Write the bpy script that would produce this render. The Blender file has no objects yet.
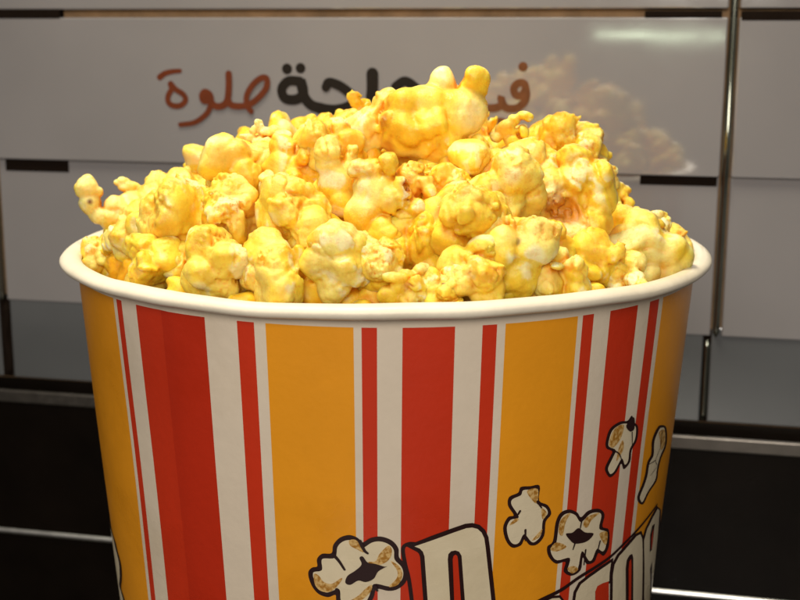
import bpy, bmesh, math, random, time
import numpy as np
from mathutils import Vector, Matrix
from mathutils.geometry import tessellate_polygon
T0 = time.time()
sc = bpy.context.scene
COL = sc.collection
PI = math.pi

# ------------------------------------------------------------------ camera
F, D, H = 1238.8, 0.38712, 0.064115           # focal length in photo pixels (800 wide), distance, height over the rim
PITCH, YAW, ROLL = 0.20556, 0.010866, 0.003669
CAM = Vector((0, -D, H))
fw = Vector((math.sin(YAW)*math.cos(PITCH), math.cos(YAW)*math.cos(PITCH), -math.sin(PITCH)))
rt0 = Vector((math.cos(YAW), -math.sin(YAW), 0)); up0 = rt0.cross(fw)
rt = rt0*math.cos(ROLL) + up0*math.sin(ROLL); up = up0*math.cos(ROLL) - rt0*math.sin(ROLL)

def ray(px, py):
    return (fw + rt*((px-400)/F) - up*((py-300)/F))      # unit depth along the view axis

cd = bpy.data.cameras.new('camera'); cam = bpy.data.objects.new('camera', cd); COL.objects.link(cam)
M = Matrix((rt, up, -fw)).transposed().to_4x4(); M.translation = CAM
cam.matrix_world = M
cd.sensor_width = 36; cd.lens = F/800*36; cd.clip_start = 0.01; cd.clip_end = 100
cd.dof.use_dof = True; cd.dof.focus_distance = 0.325; cd.dof.aperture_fstop = 24
sc.camera = cam

# ------------------------------------------------------------------ materials
def mat(name):
    m = bpy.data.materials.new(name); m.use_nodes = True
    nt = m.node_tree; b = nt.nodes['Principled BSDF']
    return m, nt, b
def N(nt, t, **kw):
    n = nt.nodes.new(t)
    for k, v in kw.items():
        if k in n.inputs: n.inputs[k].default_value = v
        else: setattr(n, k, v)
    return n
def noise(nt, scale, detail=3, rough=.55, coord='Object'):
    tc = N(nt, 'ShaderNodeTexCoord'); n = N(nt, 'ShaderNodeTexNoise')
    n.inputs['Scale'].default_value = scale; n.inputs['Detail'].default_value = detail; n.inputs['Roughness'].default_value = rough
    nt.links.new(tc.outputs[coord], n.inputs['Vector'])
    return n
def ramp(nt, src, stops):
    r = N(nt, 'ShaderNodeValToRGB'); e = r.color_ramp.elements
    while len(e) < len(stops): e.new(.5)
    for k, (p, c) in zip(e, stops):
        k.position = p; k.color = (*c, 1) if len(c) == 3 else c
    nt.links.new(src, r.inputs[0]); return r
def bump(nt, b, src, strength, dist):
    bp = N(nt, 'ShaderNodeBump'); bp.inputs['Strength'].default_value = strength; bp.inputs['Distance'].default_value = dist
    nt.links.new(src, bp.inputs['Height']); nt.links.new(bp.outputs[0], b.inputs['Normal']); return bp
def simple(name, col, rough=.5, var=.12, scale=60, metal=0, ior=1.5, bumpd=0, rvar=0.1):
    m, nt, b = mat(name)
    n = noise(nt, scale, 4)
    r = ramp(nt, n.outputs['Fac'], [(.25, tuple(c*(1-var) for c in col)), (.75, tuple(min(1, c*(1+var)) for c in col))])
    nt.links.new(r.outputs[0], b.inputs['Base Color'])
    n2 = noise(nt, scale*2.3, 5)
    mr = N(nt, 'ShaderNodeMapRange'); mr.inputs[1].default_value = .3; mr.inputs[2].default_value = .7
    mr.inputs[3].default_value = max(0, rough*(1-rvar)); mr.inputs[4].default_value = rough*(1+rvar)
    nt.links.new(n2.outputs['Fac'], mr.inputs[0]); nt.links.new(mr.outputs[0], b.inputs['Roughness'])
    b.inputs['Metallic'].default_value = metal; b.inputs['IOR'].default_value = ior
    if bumpd: bump(nt, b, n2.outputs['Fac'], .5, bumpd)
    return m

# glazed tile: slight waviness so that reflections wobble
def tile_mat(name, col, ior, rough):
    m, nt, b = mat(name)
    n = noise(nt, 9, 3)
    r = ramp(nt, n.outputs['Fac'], [(.3, tuple(c*.90 for c in col)), (.7, tuple(c*1.08 for c in col))])
    nt.links.new(r.outputs[0], b.inputs['Base Color'])
    b.inputs['IOR'].default_value = ior
    n2 = noise(nt, 22, 2); bump(nt, b, n2.outputs['Fac'], .12, .0006)
    n3 = noise(nt, 45, 5, .65)
    r3 = ramp(nt, n3.outputs['Fac'], [(.35, (rough*.8,)*3), (.7, (rough*1.6,)*3)])
    nt.links.new(r3.outputs[0], b.inputs['Roughness'])
    return m
M_TILE = tile_mat('glazed grey tile', (.262, .246, .246), 2.35, .055)
M_TILE3 = tile_mat('dark glazed tile', (.098, .102, .106), 2.4, .09)
M_GROUT = simple('tan grout', (.26, .155, .075), .85, .3, 90, bumpd=.0006)
M_SPACER = simple('dark gap filler', (.010, .006, .004), .9, .1, 80, ior=1.15)
M_TRIM = simple('polished joint trim', (.32, .33, .27), .14, .15, 60, metal=1)
M_STEEL = simple('brushed steel strip', (.20, .18, .158), .40, .12, 150, metal=1)
M_BEAD = simple('polished metal bead', (.95, .94, .92), .32, .06, 120, metal=1)
M_BLACK = simple('black gloss panel', (.0045, .0030, .0020), .3, .3, 40, ior=1.22)
M_TOP = simple('black counter stone', (.02, .018, .016), .3, .5, 140)
M_INKR = simple('red brown ink', (.13, .028, .008), .6, .15, 200, ior=1.25)
M_INKB = simple('dark brown ink', (.012, .008, .005), .6, .15, 200, ior=1.25)
M_INKO = simple('orange brown ink', (.15, .052, .016), .6, .25, 200, ior=1.25)

PAPER_R = dict(rough=.38)
def paper(name, col, rough=.30, var=.05):
    m, nt, b = mat(name)
    n = noise(nt, 38, 6, .7)
    r = ramp(nt, n.outputs['Fac'], [(.3, tuple(c*(1-var) for c in col)), (.7, tuple(min(1, c*(1+var)) for c in col))])
    nt.links.new(r.outputs[0], b.inputs['Base Color'])
    # grease blotches: slightly darker and shinier card, plus fine fibre and slow buckling in the surface
    n5 = noise(nt, 17, 5, .6); bl = ramp(nt, n5.outputs['Fac'], [(.50, (1, 1, 1)), (.68, (.87, .85, .80))])
    mm = N(nt, 'ShaderNodeMix', data_type='RGBA', blend_type='MULTIPLY'); mm.inputs[0].default_value = 1
    nt.links.new(r.outputs[0], mm.inputs[6]); nt.links.new(bl.outputs[0], mm.inputs[7]); nt.links.new(mm.outputs[2], b.inputs['Base Color'])
    n2 = noise(nt, 420, 4); n6 = noise(nt, 26, 2)
    ad = N(nt, 'ShaderNodeMath', operation='MULTIPLY_ADD'); ad.inputs[1].default_value = 3.0
    nt.links.new(n6.outputs['Fac'], ad.inputs[0]); nt.links.new(n2.outputs['Fac'], ad.inputs[2]); bump(nt, b, ad.outputs[0], .2, .0004)
    rg = ramp(nt, n5.outputs['Fac'], [(.45, (rough*1.15,)*3), (.68, (rough*.7,)*3)]); nt.links.new(rg.outputs[0], b.inputs['Roughness'])
    return m
M_ORANGE = paper('orange printed paper', (.78, .305, .012))
M_RED = paper('red printed paper', (.55, .034, .009))
M_RED2 = paper('deep red printed paper', (.48, .026, .007))
M_CREAM = paper('cream printed paper', (.69, .585, .46))
M_LINER = paper('white paper', (.72, .65, .52), .5)
M_RIM = paper('rolled rim paper', (.80, .72, .58), .45, .09)
M_LINE = paper('dark outline ink', (.022, .006, .006), .4)
M_GOLD = None
def gold_mat():
    m, nt, b = mat('stippled gold ink')
    n = noise(nt, 900, 2)
    r = ramp(nt, n.outputs['Fac'], [(.40, (.36, .16, .02)), (.60, (.64, .42, .16))])
    nt.links.new(r.outputs[0], b.inputs['Base Color']); b.inputs['Roughness'].default_value = .4
    return m
M_GOLD = gold_mat()

def popcorn_mat():
    m, nt, b = mat('buttered popcorn')
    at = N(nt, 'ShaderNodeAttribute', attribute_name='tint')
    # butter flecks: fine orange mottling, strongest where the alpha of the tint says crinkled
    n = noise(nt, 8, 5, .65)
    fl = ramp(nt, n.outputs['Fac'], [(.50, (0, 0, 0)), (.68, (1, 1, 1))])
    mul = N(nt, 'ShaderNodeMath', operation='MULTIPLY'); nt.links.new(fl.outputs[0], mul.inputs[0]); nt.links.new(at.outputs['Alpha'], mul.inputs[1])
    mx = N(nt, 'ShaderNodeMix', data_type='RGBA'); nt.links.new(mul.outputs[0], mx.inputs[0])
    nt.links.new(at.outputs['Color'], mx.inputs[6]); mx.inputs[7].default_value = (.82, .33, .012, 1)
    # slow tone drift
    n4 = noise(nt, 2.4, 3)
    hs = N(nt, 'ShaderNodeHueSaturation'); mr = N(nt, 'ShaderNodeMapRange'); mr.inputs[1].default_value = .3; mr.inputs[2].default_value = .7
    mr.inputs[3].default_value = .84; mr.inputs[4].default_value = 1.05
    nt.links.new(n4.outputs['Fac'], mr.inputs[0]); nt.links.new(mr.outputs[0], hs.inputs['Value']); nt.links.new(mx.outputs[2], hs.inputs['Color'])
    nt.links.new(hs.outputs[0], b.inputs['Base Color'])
    b.inputs['Subsurface Weight'].default_value = .55
    b.inputs['Subsurface Radius'].default_value = (1.0, .55, .12)
    b.inputs['Subsurface Scale'].default_value = .0036
    r = ramp(nt, n4.outputs['Fac'], [(.35, (.22,)*3), (.7, (.46,)*3)])
    nt.links.new(r.outputs[0], b.inputs['Roughness'])
    b.inputs['IOR'].default_value = 1.45
    n2 = noise(nt, 9, 6, .68); n3 = noise(nt, 34, 3, .6)
    ad = N(nt, 'ShaderNodeMath', operation='MULTIPLY_ADD'); ad.inputs[1].default_value = .35
    nt.links.new(n3.outputs['Fac'], ad.inputs[0]); nt.links.new(n2.outputs['Fac'], ad.inputs[2])
    bump(nt, b, ad.outputs[0], .34, .0009)
    return m
M_POP = popcorn_mat()

# ------------------------------------------------------------------ object helpers
def link(name, me, mats, parent=None):
    o = bpy.data.objects.new(name, me); COL.objects.link(o)
    for m in (mats if isinstance(mats, (list, tuple)) else [mats]): me.materials.append(m)
    if parent: o.parent = parent
    return o
def tag(o, label, cat, group=None):
    o['label'] = label; o['category'] = cat
    if group: o['group'] = group
    return o
def empty(name, loc=(0, 0, 0)):
    o = bpy.data.objects.new(name, None); COL.objects.link(o); o.location = loc; o.empty_display_size = .02; return o
def bm_obj(name, bm, mats, parent=None, smooth=False):
    me = bpy.data.meshes.new(name); bm.normal_update(); bm.to_mesh(me); bm.free()
    if smooth: me.polygons.foreach_set('use_smooth', [True]*len(me.polygons))
    return link(name, me, mats, parent)

# ------------------------------------------------------------------ the wall frame: s along the wall, z up, t out of the wall
WY, WD = 0.2244, 0.147
WU = Vector((math.cos(WY), -math.sin(WY), 0)); WN = Vector((-math.sin(WY), -math.cos(WY), 0))
WO = -WN*WD
def wpt(s, z, t): return WO + WU*s + WN*t + Vector((0, 0, z))
def wpx(px, py, t=0.0):
    d = ray(px, py); k = ((WO + WN*t) - CAM).dot(WN)/d.dot(WN); p = CAM + d*k
    return ((p-WO).dot(WU), p.z)
def wall_box(bm, s0, s1, z0, z1, t0, t1, bev=0, mi=0, segs=2):
    vs = [bm.verts.new(wpt(s, z, t)) for t in (t0, t1) for z in (z0, z1) for s in (s0, s1)]
    fs = [(0, 2, 3, 1), (4, 5, 7, 6), (0, 1, 5, 4), (2, 6, 7, 3), (0, 4, 6, 2), (1, 3, 7, 5)]
    nf = [bm.faces.new([vs[i] for i in f]) for f in fs]
    for f in nf: f.material_index = mi
    bmesh.ops.recalc_face_normals(bm, faces=nf)
    if bev:
        es = list({e for f in nf for e in f.edges})
        bmesh.ops.bevel(bm, geom=es, offset=bev, segments=segs, profile=.5, affect='EDGES')

wall = empty('tiled_wall', wpt(0, -.25, 0))
tag(wall, 'glossy grey tiled wall with hand lettered words behind the popcorn tub', 'wall')
def wparent(o):
    o.parent = wall; o.matrix_parent_inverse = Matrix.Translation(wall.location).inverted(); return o
TT0 = .008
# joint lines read off as wall coordinates
_, zA = wpx(60, 14); _, zB = wpx(300, 167); sj, _ = wpx(728, 110)
_, zC = wpx(40, 300); _, zD = wpx(40, 378, TT0-.003)
sl, _ = wpx(1.5, 172)
TW = sj - sl
sj3, _ = wpx(704.5, 380); sl3, _ = wpx(16, 350)
g = .0016
TT = .008
bm = bmesh.new()
rows = [(zA+.0017, zA+.0017+.062, 0), (zB+.0010, zA-.0017, 0), (zC+.0006, zB+.003, -.0020)]
rnd = random.Random(4)
for z0, z1, dt in rows:
    for k in range(-2, 3):
        a = sl + k*TW + .0022; b = sl + (k+1)*TW - .0022
        wall_box(bm, a, b, z0, z1, 0, TT+dt+rnd.uniform(-.0001, .0001), .0007, segs=3)
wparent(bm_obj('tile_facing', bm, M_TILE, smooth=False))
bm = bmesh.new()
for k, (a, b) in enumerate([(sl3-TW, sl3-.0045), (sl3+.0015, sj3-.0016), (sj3+.0016, sj3+TW)]):
    wall_box(bm, a, b, zD, zC+.004, 0, TT-.003+(.0006 if k == 1 else 0), .0005)
wparent(bm_obj('lower_tile_facing', bm, M_TILE3))
bm = bmesh.new()
wall_box(bm, sl-2*TW, sl+3*TW, zD-.02, zA+.075, -.01, .0040)
wparent(bm_obj('grout_bed', bm, M_GROUT))
# dark slots left in the horizontal joints beside each vertical joint
bm = bmesh.new()
def slot(px0, py0, px1, py1, tf=TT+.0003):
    s0, z1 = wpx(px0, py0, TT); s1, z0 = wpx(px1, py1, TT)
    zc = .5*(z0+z1); hh = .5*abs(wpx(px0, py0, TT)[1]-wpx(px0, py1, TT)[1])
    zc = .5*(wpx(px0, py0, TT)[1]+wpx(px0, py1, TT)[1])
    wall_box(bm, s0, s1, zc-hh, zc+hh, .003, tf, .0003)
slot(-40, 9.5, 60, 18.5); slot(645, 11, 722, 17.6); slot(742, 11, 830, 20.5)
slot(3, 158, 67, 171, TT-.0017); slot(640, 175.5, 717, 185, TT-.0017)
wall_box(bm, sl-2*TW, sl+3*TW, zD-.0002, zC+.003, .0030, .0045)
wparent(bm_obj('dark_slot', bm, M_SPACER))
# rounded polished trims in the vertical joints
def rod(bm, s, z0, z1, t, r, n=16, wob=0, bulge=None):
    m = 90; rings = []
    for j in range(m+1):
        z = z0+(z1-z0)*j/m
        rz = r*max(.05, min(1, math.sqrt(min(j, m-j)/m*abs(z1-z0)/.003)))
        ds = wob*math.sin(9*j/m)*math.sin(3.1*j/m)
        bt = .0026*math.exp(-((z-bulge)/.015)**2) if bulge is not None else 0  # swelling added to the trim so it catches a bright glint
        rings.append([bm.verts.new(wpt(s+ds+rz*math.cos(2*PI*i/n), z, t+bt+rz*math.sin(2*PI*i/n))) for i in range(n)])
    for a, b in zip(rings, rings[1:]):
        for i in range(n):
            bm.faces.new((a[i], a[(i+1) % n], b[(i+1) % n], b[i]))
    bm.faces.new(rings[0][::-1]); bm.faces.new(rings[-1])
for s, z0, z1 in ((sj, zC, zA+.06), (sl, zC, zA+.06)):
    bm = bmesh.new(); rod(bm, s, z0, z1, .0062, .0015, bulge=wpx(727, 140)[1] if s == sj else None); bmesh.ops.recalc_face_normals(bm, faces=bm.faces)
    wparent(bm_obj('joint_trim', bm, M_TRIM, smooth=True))
bm = bmesh.new(); rod(bm, sj3, zD, zC-.001, .0042, .0015); bmesh.ops.recalc_face_normals(bm, faces=bm.faces)
wparent(bm_obj('joint_trim', bm, M_TRIM, smooth=True))
bm = bmesh.new(); rod(bm, sl3-.0015, zD, zC-.001, .0042, .0019, wob=.0009); bmesh.ops.recalc_face_normals(bm, faces=bm.faces)
wparent(bm_obj('dark_joint', bm, M_SPACER, smooth=True))

# ------------------------------------------------------------------ strokes and patches drawn on a surface
def catmull(pts, closed=False, n=6):
    P = [Vector(p) for p in pts]; L = len(P); out = []
    if L < 3: 
        return [P[0].lerp(P[1], i/n) for i in range(n+1)] if not closed else P
    for i in range(L if closed else L-1):
        a = P[(i-1) % L] if closed or i > 0 else P[0]*2-P[1]
        b = P[i]; c = P[(i+1) % L]
        d = P[(i+2) % L] if closed or i+2 < L else P[-1]*2-P[-2]
        for k in range(n):
            t = k/n
            out.append(.5*((2*b)+(c-a)*t+(2*a-5*b+4*c-d)*t*t+(3*b-a-3*c+d)*t**3))
    if not closed: out.append(P[-1])
    return out
def ribbon(bm, pts, w0, w1, place, t0, mi=0, closed=False, smooth=True):
    """pts: 2D surface coordinates in metres; place(x, y, t) -> 3D"""
    P = catmull(pts, closed) if smooth else [Vector(p) for p in pts]
    if closed: P.append(P[0].copy())
    n = len(P); L = []; Rr = []
    for i, p in enumerate(P):
        a = P[max(0, i-1)]; b = P[min(n-1, i+1)]
        if closed and i in (0, n-1): a, b = P[n-2], P[1]
        d = (b-a); d = d.normalized() if d.length > 1e-9 else Vector((1, 0)); nn = Vector((-d.y, d.x))
        w = .5*(w0+(w1-w0)*i/(n-1)); t = t0+.00006*i/n
        L.append(bm.verts.new(place(*(p+nn*w), t))); Rr.append(bm.verts.new(place(*(p-nn*w), t)))
    for i in range(n-1):
        bm.faces.new((L[i], Rr[i], Rr[i+1], L[i+1])).material_index = mi
    if not closed:
        for i, sgn in ((0, -1), (n-1, 1)):
            a = P[1]-P[0] if i == 0 else P[-1]-P[-2]; a.normalize()
            w = .5*(w0 if i == 0 else w1); t = t0+(0 if i == 0 else .00006)
            base = math.atan2(a.y, a.x)+(PI/2 if i else -PI/2 - PI)
            k = 7; vs = []
            for j in range(1, k):
                ang = (math.atan2(a.y, a.x)+PI/2-PI*j/k) if i else (math.atan2(a.y, a.x)-PI/2-PI*j/k)
                vs.append(bm.verts.new(place(P[i].x+w*math.cos(ang), P[i].y+w*math.sin(ang), t)))
            ring = ([L[i]]+vs+[Rr[i]]) if i else ([Rr[i]]+vs+[L[i]])
            bm.faces.new(ring).material_index = mi
def patch(bm, pts, place, t, mi=0, smooth=True, maxlen=.004):
    P = catmull(pts, True, 4) if smooth else [Vector(p) for p in pts]
    tris = tessellate_polygon([[Vector((p.x, p.y, 0)) for p in P]])
    b2 = bmesh.new(); vs = [b2.verts.new((p.x, p.y, 0)) for p in P]
    for tr in tris:
        try: b2.faces.new([vs[i] for i in tr])
        except ValueError: pass
    for _ in range(4):
        es = [e for e in b2.edges if e.calc_length() > maxlen]
        if not es: break
        bmesh.ops.subdivide_edges(b2, edges=es, cuts=1)
        bmesh.ops.triangulate(b2, faces=[f for f in b2.faces if len(f.verts) > 3])
    mp = {v: bm.verts.new(place(v.co.x, v.co.y, t)) for v in b2.verts}
    for f in b2.faces: bm.faces.new([mp[v] for v in f.verts]).material_index = mi
    b2.free()
def disc(bm, c, r, place, t, mi=0, n=20):
    patch(bm, [(c[0]+r*math.cos(2*PI*i/n), c[1]+r*math.sin(2*PI*i/n)) for i in range(n)], place, t, mi, smooth=False)
def inset(pts, d):
    P = [Vector(p) for p in pts]; n = len(P)
    A = sum(P[i].x*P[(i+1) % n].y-P[(i+1) % n].x*P[i].y for i in range(n)); sg = 1 if A > 0 else -1
    out = []
    for i in range(n):
        e1 = (P[i]-P[i-1]).normalized(); e2 = (P[(i+1) % n]-P[i]).normalized()
        n1 = Vector((-e1.y, e1.x))*sg; n2 = Vector((-e2.y, e2.x))*sg; m = (n1+n2)
        if m.length < .3: m = n1
        m.normalize(); k = d/max(.5, m.dot(n1)); out.append(P[i]+m*k)
    return out

# ------------------------------------------------------------------ lettering on the wall
TX = TT+.00022
def wplace(x, y, t): return wpt(x, y, t)
def wstroke(bm, crop, pts, w0, w1, t, closed=False):
    ox, oy, k = crop
    q = [wpx(ox+x/k, oy+y/k, TX) for x, y in pts]; sc_ = .55/F
    ribbon(bm, q, w0*1.3/k*sc_, w1*1.3/k*sc_, wplace, t, closed=closed)
def wdot(bm, crop, c, r, t):
    ox, oy, k = crop; disc(bm, wpx(ox+c[0]/k, oy+c[1]/k, TX), r*1.1/k*.55/F, wplace, t)
bm = bmesh.new(); c1 = (130, 50, 4.706)
wstroke(bm, c1, [(140, 128), (165, 110), (200, 101), (235, 98)], 22, 15, TX)
wstroke(bm, c1, [(192, 158), (215, 185), (250, 208), (262, 235), (240, 260), (205, 262), (181, 245), (180, 215), (196, 183), (190, 160)], 20, 20, TX+.0001)
wdot(bm, c1, (355, 225), 27, TX+.0003)
wstroke(bm, c1, [(340, 215), (352, 197), (376, 208), (384, 240), (372, 283), (345, 315), (300, 342), (238, 351)], 24, 17, TX+.0004)
wstroke(bm, c1, [(380, 245), (405, 264), (435, 262), (458, 240), (466, 180), (466, 112)], 24, 24, TX+.0005)
wstroke(bm, c1, [(462, 235), (478, 258), (510, 264), (548, 262)], 24, 22, TX+.0006)
wstroke(bm, c1, [(572, 288), (552, 258), (552, 212), (580, 163), (618, 132), (645, 134), (645, 172), (620, 210), (582, 245), (548, 262)], 20, 22, TX+.0007)
wparent(bm_obj('painted_word', bm, M_INKR))['label'] = 'red brown hand lettered word'
bm = bmesh.new(); c2 = (260, 40, 2.667)
wdot(bm, c2, (72, 77), 12.5, TX); wdot(bm, c2, (108, 75), 12, TX)
wstroke(bm, c2, [(106, 110), (75, 110), (58, 132), (68, 156), (98, 158), (116, 140), (108, 106), (118, 150), (138, 174), (168, 183)], 19, 21, TX+.0001)
wstroke(bm, c2, [(160, 183), (205, 186), (245, 172), (246, 150), (216, 124), (185, 113), (176, 126)], 21, 18, TX+.0002)
wdot(bm, c2, (216, 202), 11, TX+.0003)
wstroke(bm, c2, [(300, 90), (300, 130), (298, 165), (312, 184), (350, 186), (420, 182), (446, 160), (420, 132), (388, 110), (362, 124)], 24, 18, TX+.0003)
wparent(bm_obj('painted_word', bm, M_INKB))['label'] = 'dark brown hand lettered word'
bm = bmesh.new(); c3 = (460, 40, 6)
wdot(bm, c3, (378, 160), 24, TX)
wstroke(bm, c3, [(398, 300), (385, 262), (350, 258), (323, 288), (333, 326), (368, 334), (395, 300), (392, 360), (345, 406), (285, 410), (258, 385), (245, 345), (250, 388), (205, 408), (130, 405), (60, 395), (-20, 420)], 32, 34, TX+.0001)
wstroke(bm, c3, [(270, 490), (240, 482), (185, 490), (130, 512), (60, 560)], 22, 26, TX+.0003)
wparent(bm_obj('painted_word', bm, M_INKO))['label'] = 'orange brown hand lettered word'

# ------------------------------------------------------------------ black counter upstand below the tiles
TF = .016
_, e0 = wpx(0, 389.7, TF); _, e1 = wpx(0, 401.5, TF); _, e2 = wpx(0, 527.5, TF); _, e3 = wpx(0, 533, TF)
ZC = -.222
ups = empty('counter_upstand', wpt(0, ZC, TF))
tag(ups, 'black panel below the tiles with a steel strip along its top and a bright bead', 'counter panel')
def uparent(o):
    o.parent = ups; o.matrix_parent_inverse = Matrix.Translation(ups.location).inverted(); return o
SA, SB = sl-2*TW, sl+3*TW
bm = bmesh.new(); wall_box(bm, SA, SB, zD-.03, zD-.0004, .0046, .0065); wall_box(bm, SA, SB, e2, e1+.0006, 0.0068, TF-.0006)
wall_box(bm, SA, SB, ZC, e3, .0056, TF-.001)
uparent(bm_obj('black_panel', bm, M_BLACK))
bm = bmesh.new(); wall_box(bm, SA, SB, e1, e0, .0135, TF, .0005); uparent(bm_obj('steel_strip', bm, M_STEEL))
bm = bmesh.new(); n = 14; rr = .5*(e2-e3)
rings = [[bm.verts.new(wpt(s, .5*(e2+e3)+rr*math.sin(2*PI*i/n), TF-.001+rr*math.cos(2*PI*i/n))) for i in range(n)] for s in np.linspace(SA, SB, 30)]
for a, b in zip(rings, rings[1:]):
    for i in range(n): bm.faces.new((a[i], a[(i+1) % n], b[(i+1) % n], b[i]))
bmesh.ops.recalc_face_normals(bm, faces=bm.faces)
uparent(bm_obj('metal_bead', bm, M_BEAD, smooth=True))
bm = bmesh.new()
q = [wpt(SA, ZC, TF-.003), wpt(SB, ZC, TF-.003)]
q = [q[0], q[1], q[1]+Vector((0, -.62, 0)), q[0]+Vector((0, -.62, 0))]
lo = [bm.verts.new(v-Vector((0, 0, .03))) for v in q]; hi = [bm.verts.new(v) for v in q]
bm.faces.new(hi); bm.faces.new(lo[::-1])
for i in range(4): bm.faces.new((lo[i], lo[(i+1) % 4], hi[(i+1) % 4], hi[i]))
bmesh.ops.recalc_face_normals(bm, faces=bm.faces)
top = bm_obj('counter_top', bm, M_TOP); top['kind'] = 'structure'

# ------------------------------------------------------------------ the tub
RB, TAP, RM, R = .09516, .07498, .0031, .1
RV = .0021
def rad(z): return RB + TAP*z
def wave(th, z): return (.00025*math.sin(3*th+1.3)+.00018*math.sin(7*th+z*40))*min(1, -z/.05)
def cpx(px, py):
    """pixel -> (arc, z) on the front of the tub wall"""
    d = ray(px, py)
    # (CAM+d k) on cone x^2+y^2=(RB+TAP z)^2
    a = d.x**2+d.y**2-(TAP*d.z)**2
    b = 2*(CAM.x*d.x+CAM.y*d.y-TAP*d.z*(RB+TAP*CAM.z)); c = CAM.x**2+CAM.y**2-(RB+TAP*CAM.z)**2
    disc_ = b*b-4*a*c
    if disc_ < 0: disc_ = 0
    k = (-b-math.sqrt(disc_))/(2*a); p = CAM+d*k
    return (math.atan2(p.x, -p.y), p.z)
AR = .088
def cplace(a, z, t):
    th = a/AR; r = rad(z)+t+wave(th, z)
    return Vector((r*math.sin(th), -r*math.cos(th), z))
tub = empty('popcorn_tub', (0, 0, ZC))
tag(tub, 'striped orange red and cream paper popcorn tub heaped with buttered popcorn', 'tub')
def tparent(o):
    o.parent = tub; o.matrix_parent_inverse = Matrix.Translation(tub.location).inverted(); return o
# stripe boundaries from the row just under the rim: (right edge pixel, material)
mats_c = [M_ORANGE, M_RED, M_RED2, M_CREAM, M_LINER]
O_, R_, D_, C_ = 0, 1, 2, 3
edge = [(113.5, O_), (116.5, C_), (121.5, R_), (136, C_), (161, R_), (205, D_), (237, C_), (254, R_), (265.5, C_), (353.5, O_), (361.5, C_), (377, R_), (402.5, C_), (455, R_), (482.5, C_), (497, R_), (505.5, C_), (578, O_), (583, C_), (594, R_), (610.5, C_), (638, R_), (650, C_), (659, R_), (663, C_)]
def yrow(px): return 333 - 38*((px-387)/300)**2
ths = [(cpx(p, yrow(p))[0], m) for p, m in edge]
stripes = []
left = -1.42; stripes.append((left, C_))
stripes += ths
t = ths[-1][0]
unit = [(.30, O_), (.025, C_), (.05, R_), (.075, C_), (.19, R_), (.075, C_), (.05, R_), (.025, C_)]
stripes.append((1.435, O_)); t = 1.435
tail = unit[1:]+unit
i = 0
while t < 2*PI+left-.32:
    t += tail[i % len(tail)][0] if i < len(tail) else unit[(i-len(tail)) % len(unit)][0]
    m = tail[i][1] if i < len(tail) else unit[(i-len(tail)) % len(unit)][1]
    stripes.append((min(t, 2*PI+left-.3), m)); i += 1
stripes.append((2*PI+left-.02, O_)); stripes.append((2*PI+left, C_))
bm = bmesh.new()
zs = [-.0012, -.0037] + list(np.linspace(-.006, ZC+.004, 22)) + [ZC]
SEAM = ths[4][0]
def col_at(th, lift=0):
    # paper waviness and the overlap step at the glued seam
    vs = []
    for z in zs:
        w = wave(th, z)
        step = .00035*max(0, 1-(th-SEAM)/.30) if 0 <= th-SEAM+lift < .30 else 0
        r = rad(z)+w+step
        vs.append(bm.verts.new((r*math.sin(th), -r*math.cos(th), z)))
    return vs
prev = col_at(left); first = prev; cur = left
for end, m in stripes[1:]:
    n = max(1, int((end-cur)/.035)+1)
    for k in range(n):
        th = cur+(end-cur)*(k+1)/n
        last = abs(th-(2*PI+left)) < 1e-6
        nx = first if last else col_at(th, lift=-1e-5 if abs(th-SEAM) < 1e-6 else 0)
        if abs(th-SEAM) < 1e-6: pass
        for a in range(len(zs)-1):
            f = bm.faces.new((prev[a], prev[a+1], nx[a+1], nx[a])); f.material_index = m if a else C_; f.smooth = True
        prev = nx
    cur = end
# inner face and base
n = 96
ri = [[bm.verts.new(((rad(z)-.0012)*math.sin(2*PI*i/n), -(rad(z)-.0012)*math.cos(2*PI*i/n), z)) for i in range(n)] for z in (-.002, -.1, ZC+.008)]
for a, b in zip(ri, ri[1:]):
    for i in range(n):
        f = bm.faces.new((a[i], a[(i+1) % n], b[(i+1) % n], b[i])); f.material_index = 4; f.smooth = True
f = bm.faces.new(ri[-1]); f.material_index = 4
bmesh.ops.recalc_face_normals(bm, faces=bm.faces)
tparent(bm_obj('tub_wall', bm, mats_c))
# rolled rim
bm = bmesh.new(); n, mseg = 220, 20; rr_ = random.Random(3); ring = []
A0 = R-RM
ths_rim = cpx(182, 318)[0]
for i in range(n):
    th = 2*PI*i/n
    wz = .0003*math.sin(2*th+.7)+.00022*math.sin(5*th)+.00013*math.sin(11*th+2)+.00006*math.sin(23*th)
    k = RM*(1+.03*math.sin(4*th)+.02*math.sin(9*th+1))
    d = abs((th-ths_rim+PI) % (2*PI)-PI)
    if d < .010: k *= .93
    elif 0 < (ths_rim-th+PI) % (2*PI)-PI < .25: k *= 1.03
    ring.append([bm.verts.new(((A0+k*math.cos(p))*math.sin(th), -(A0+k*math.cos(p))*math.cos(th), wz+.0003+RV/RM*k*math.sin(p)*(1 if math.sin(p) > 0 else .9))) for p in [2*PI*j/mseg for j in range(mseg)]])
for i in range(n):
    a, b = ring[i], ring[(i+1) % n]
    for j in range(mseg): bm.faces.new((a[j], a[(j+1) % mseg], b[(j+1) % mseg], b[j]))
bmesh.ops.recalc_face_normals(bm, faces=bm.faces)
rim = tparent(bm_obj('rim', bm, M_RIM, smooth=True))
bm = bmesh.new(); th = cpx(159.5, 312)[0]
bmesh.ops.create_uvsphere(bm, u_segments=10, v_segments=6, radius=.0006, matrix=Matrix.Translation(((A0+RM*.97)*math.sin(th), -(A0+RM*.97)*math.cos(th), .0004)) @ Matrix.Diagonal((.7, .7, 1.2, 1)))
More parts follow.
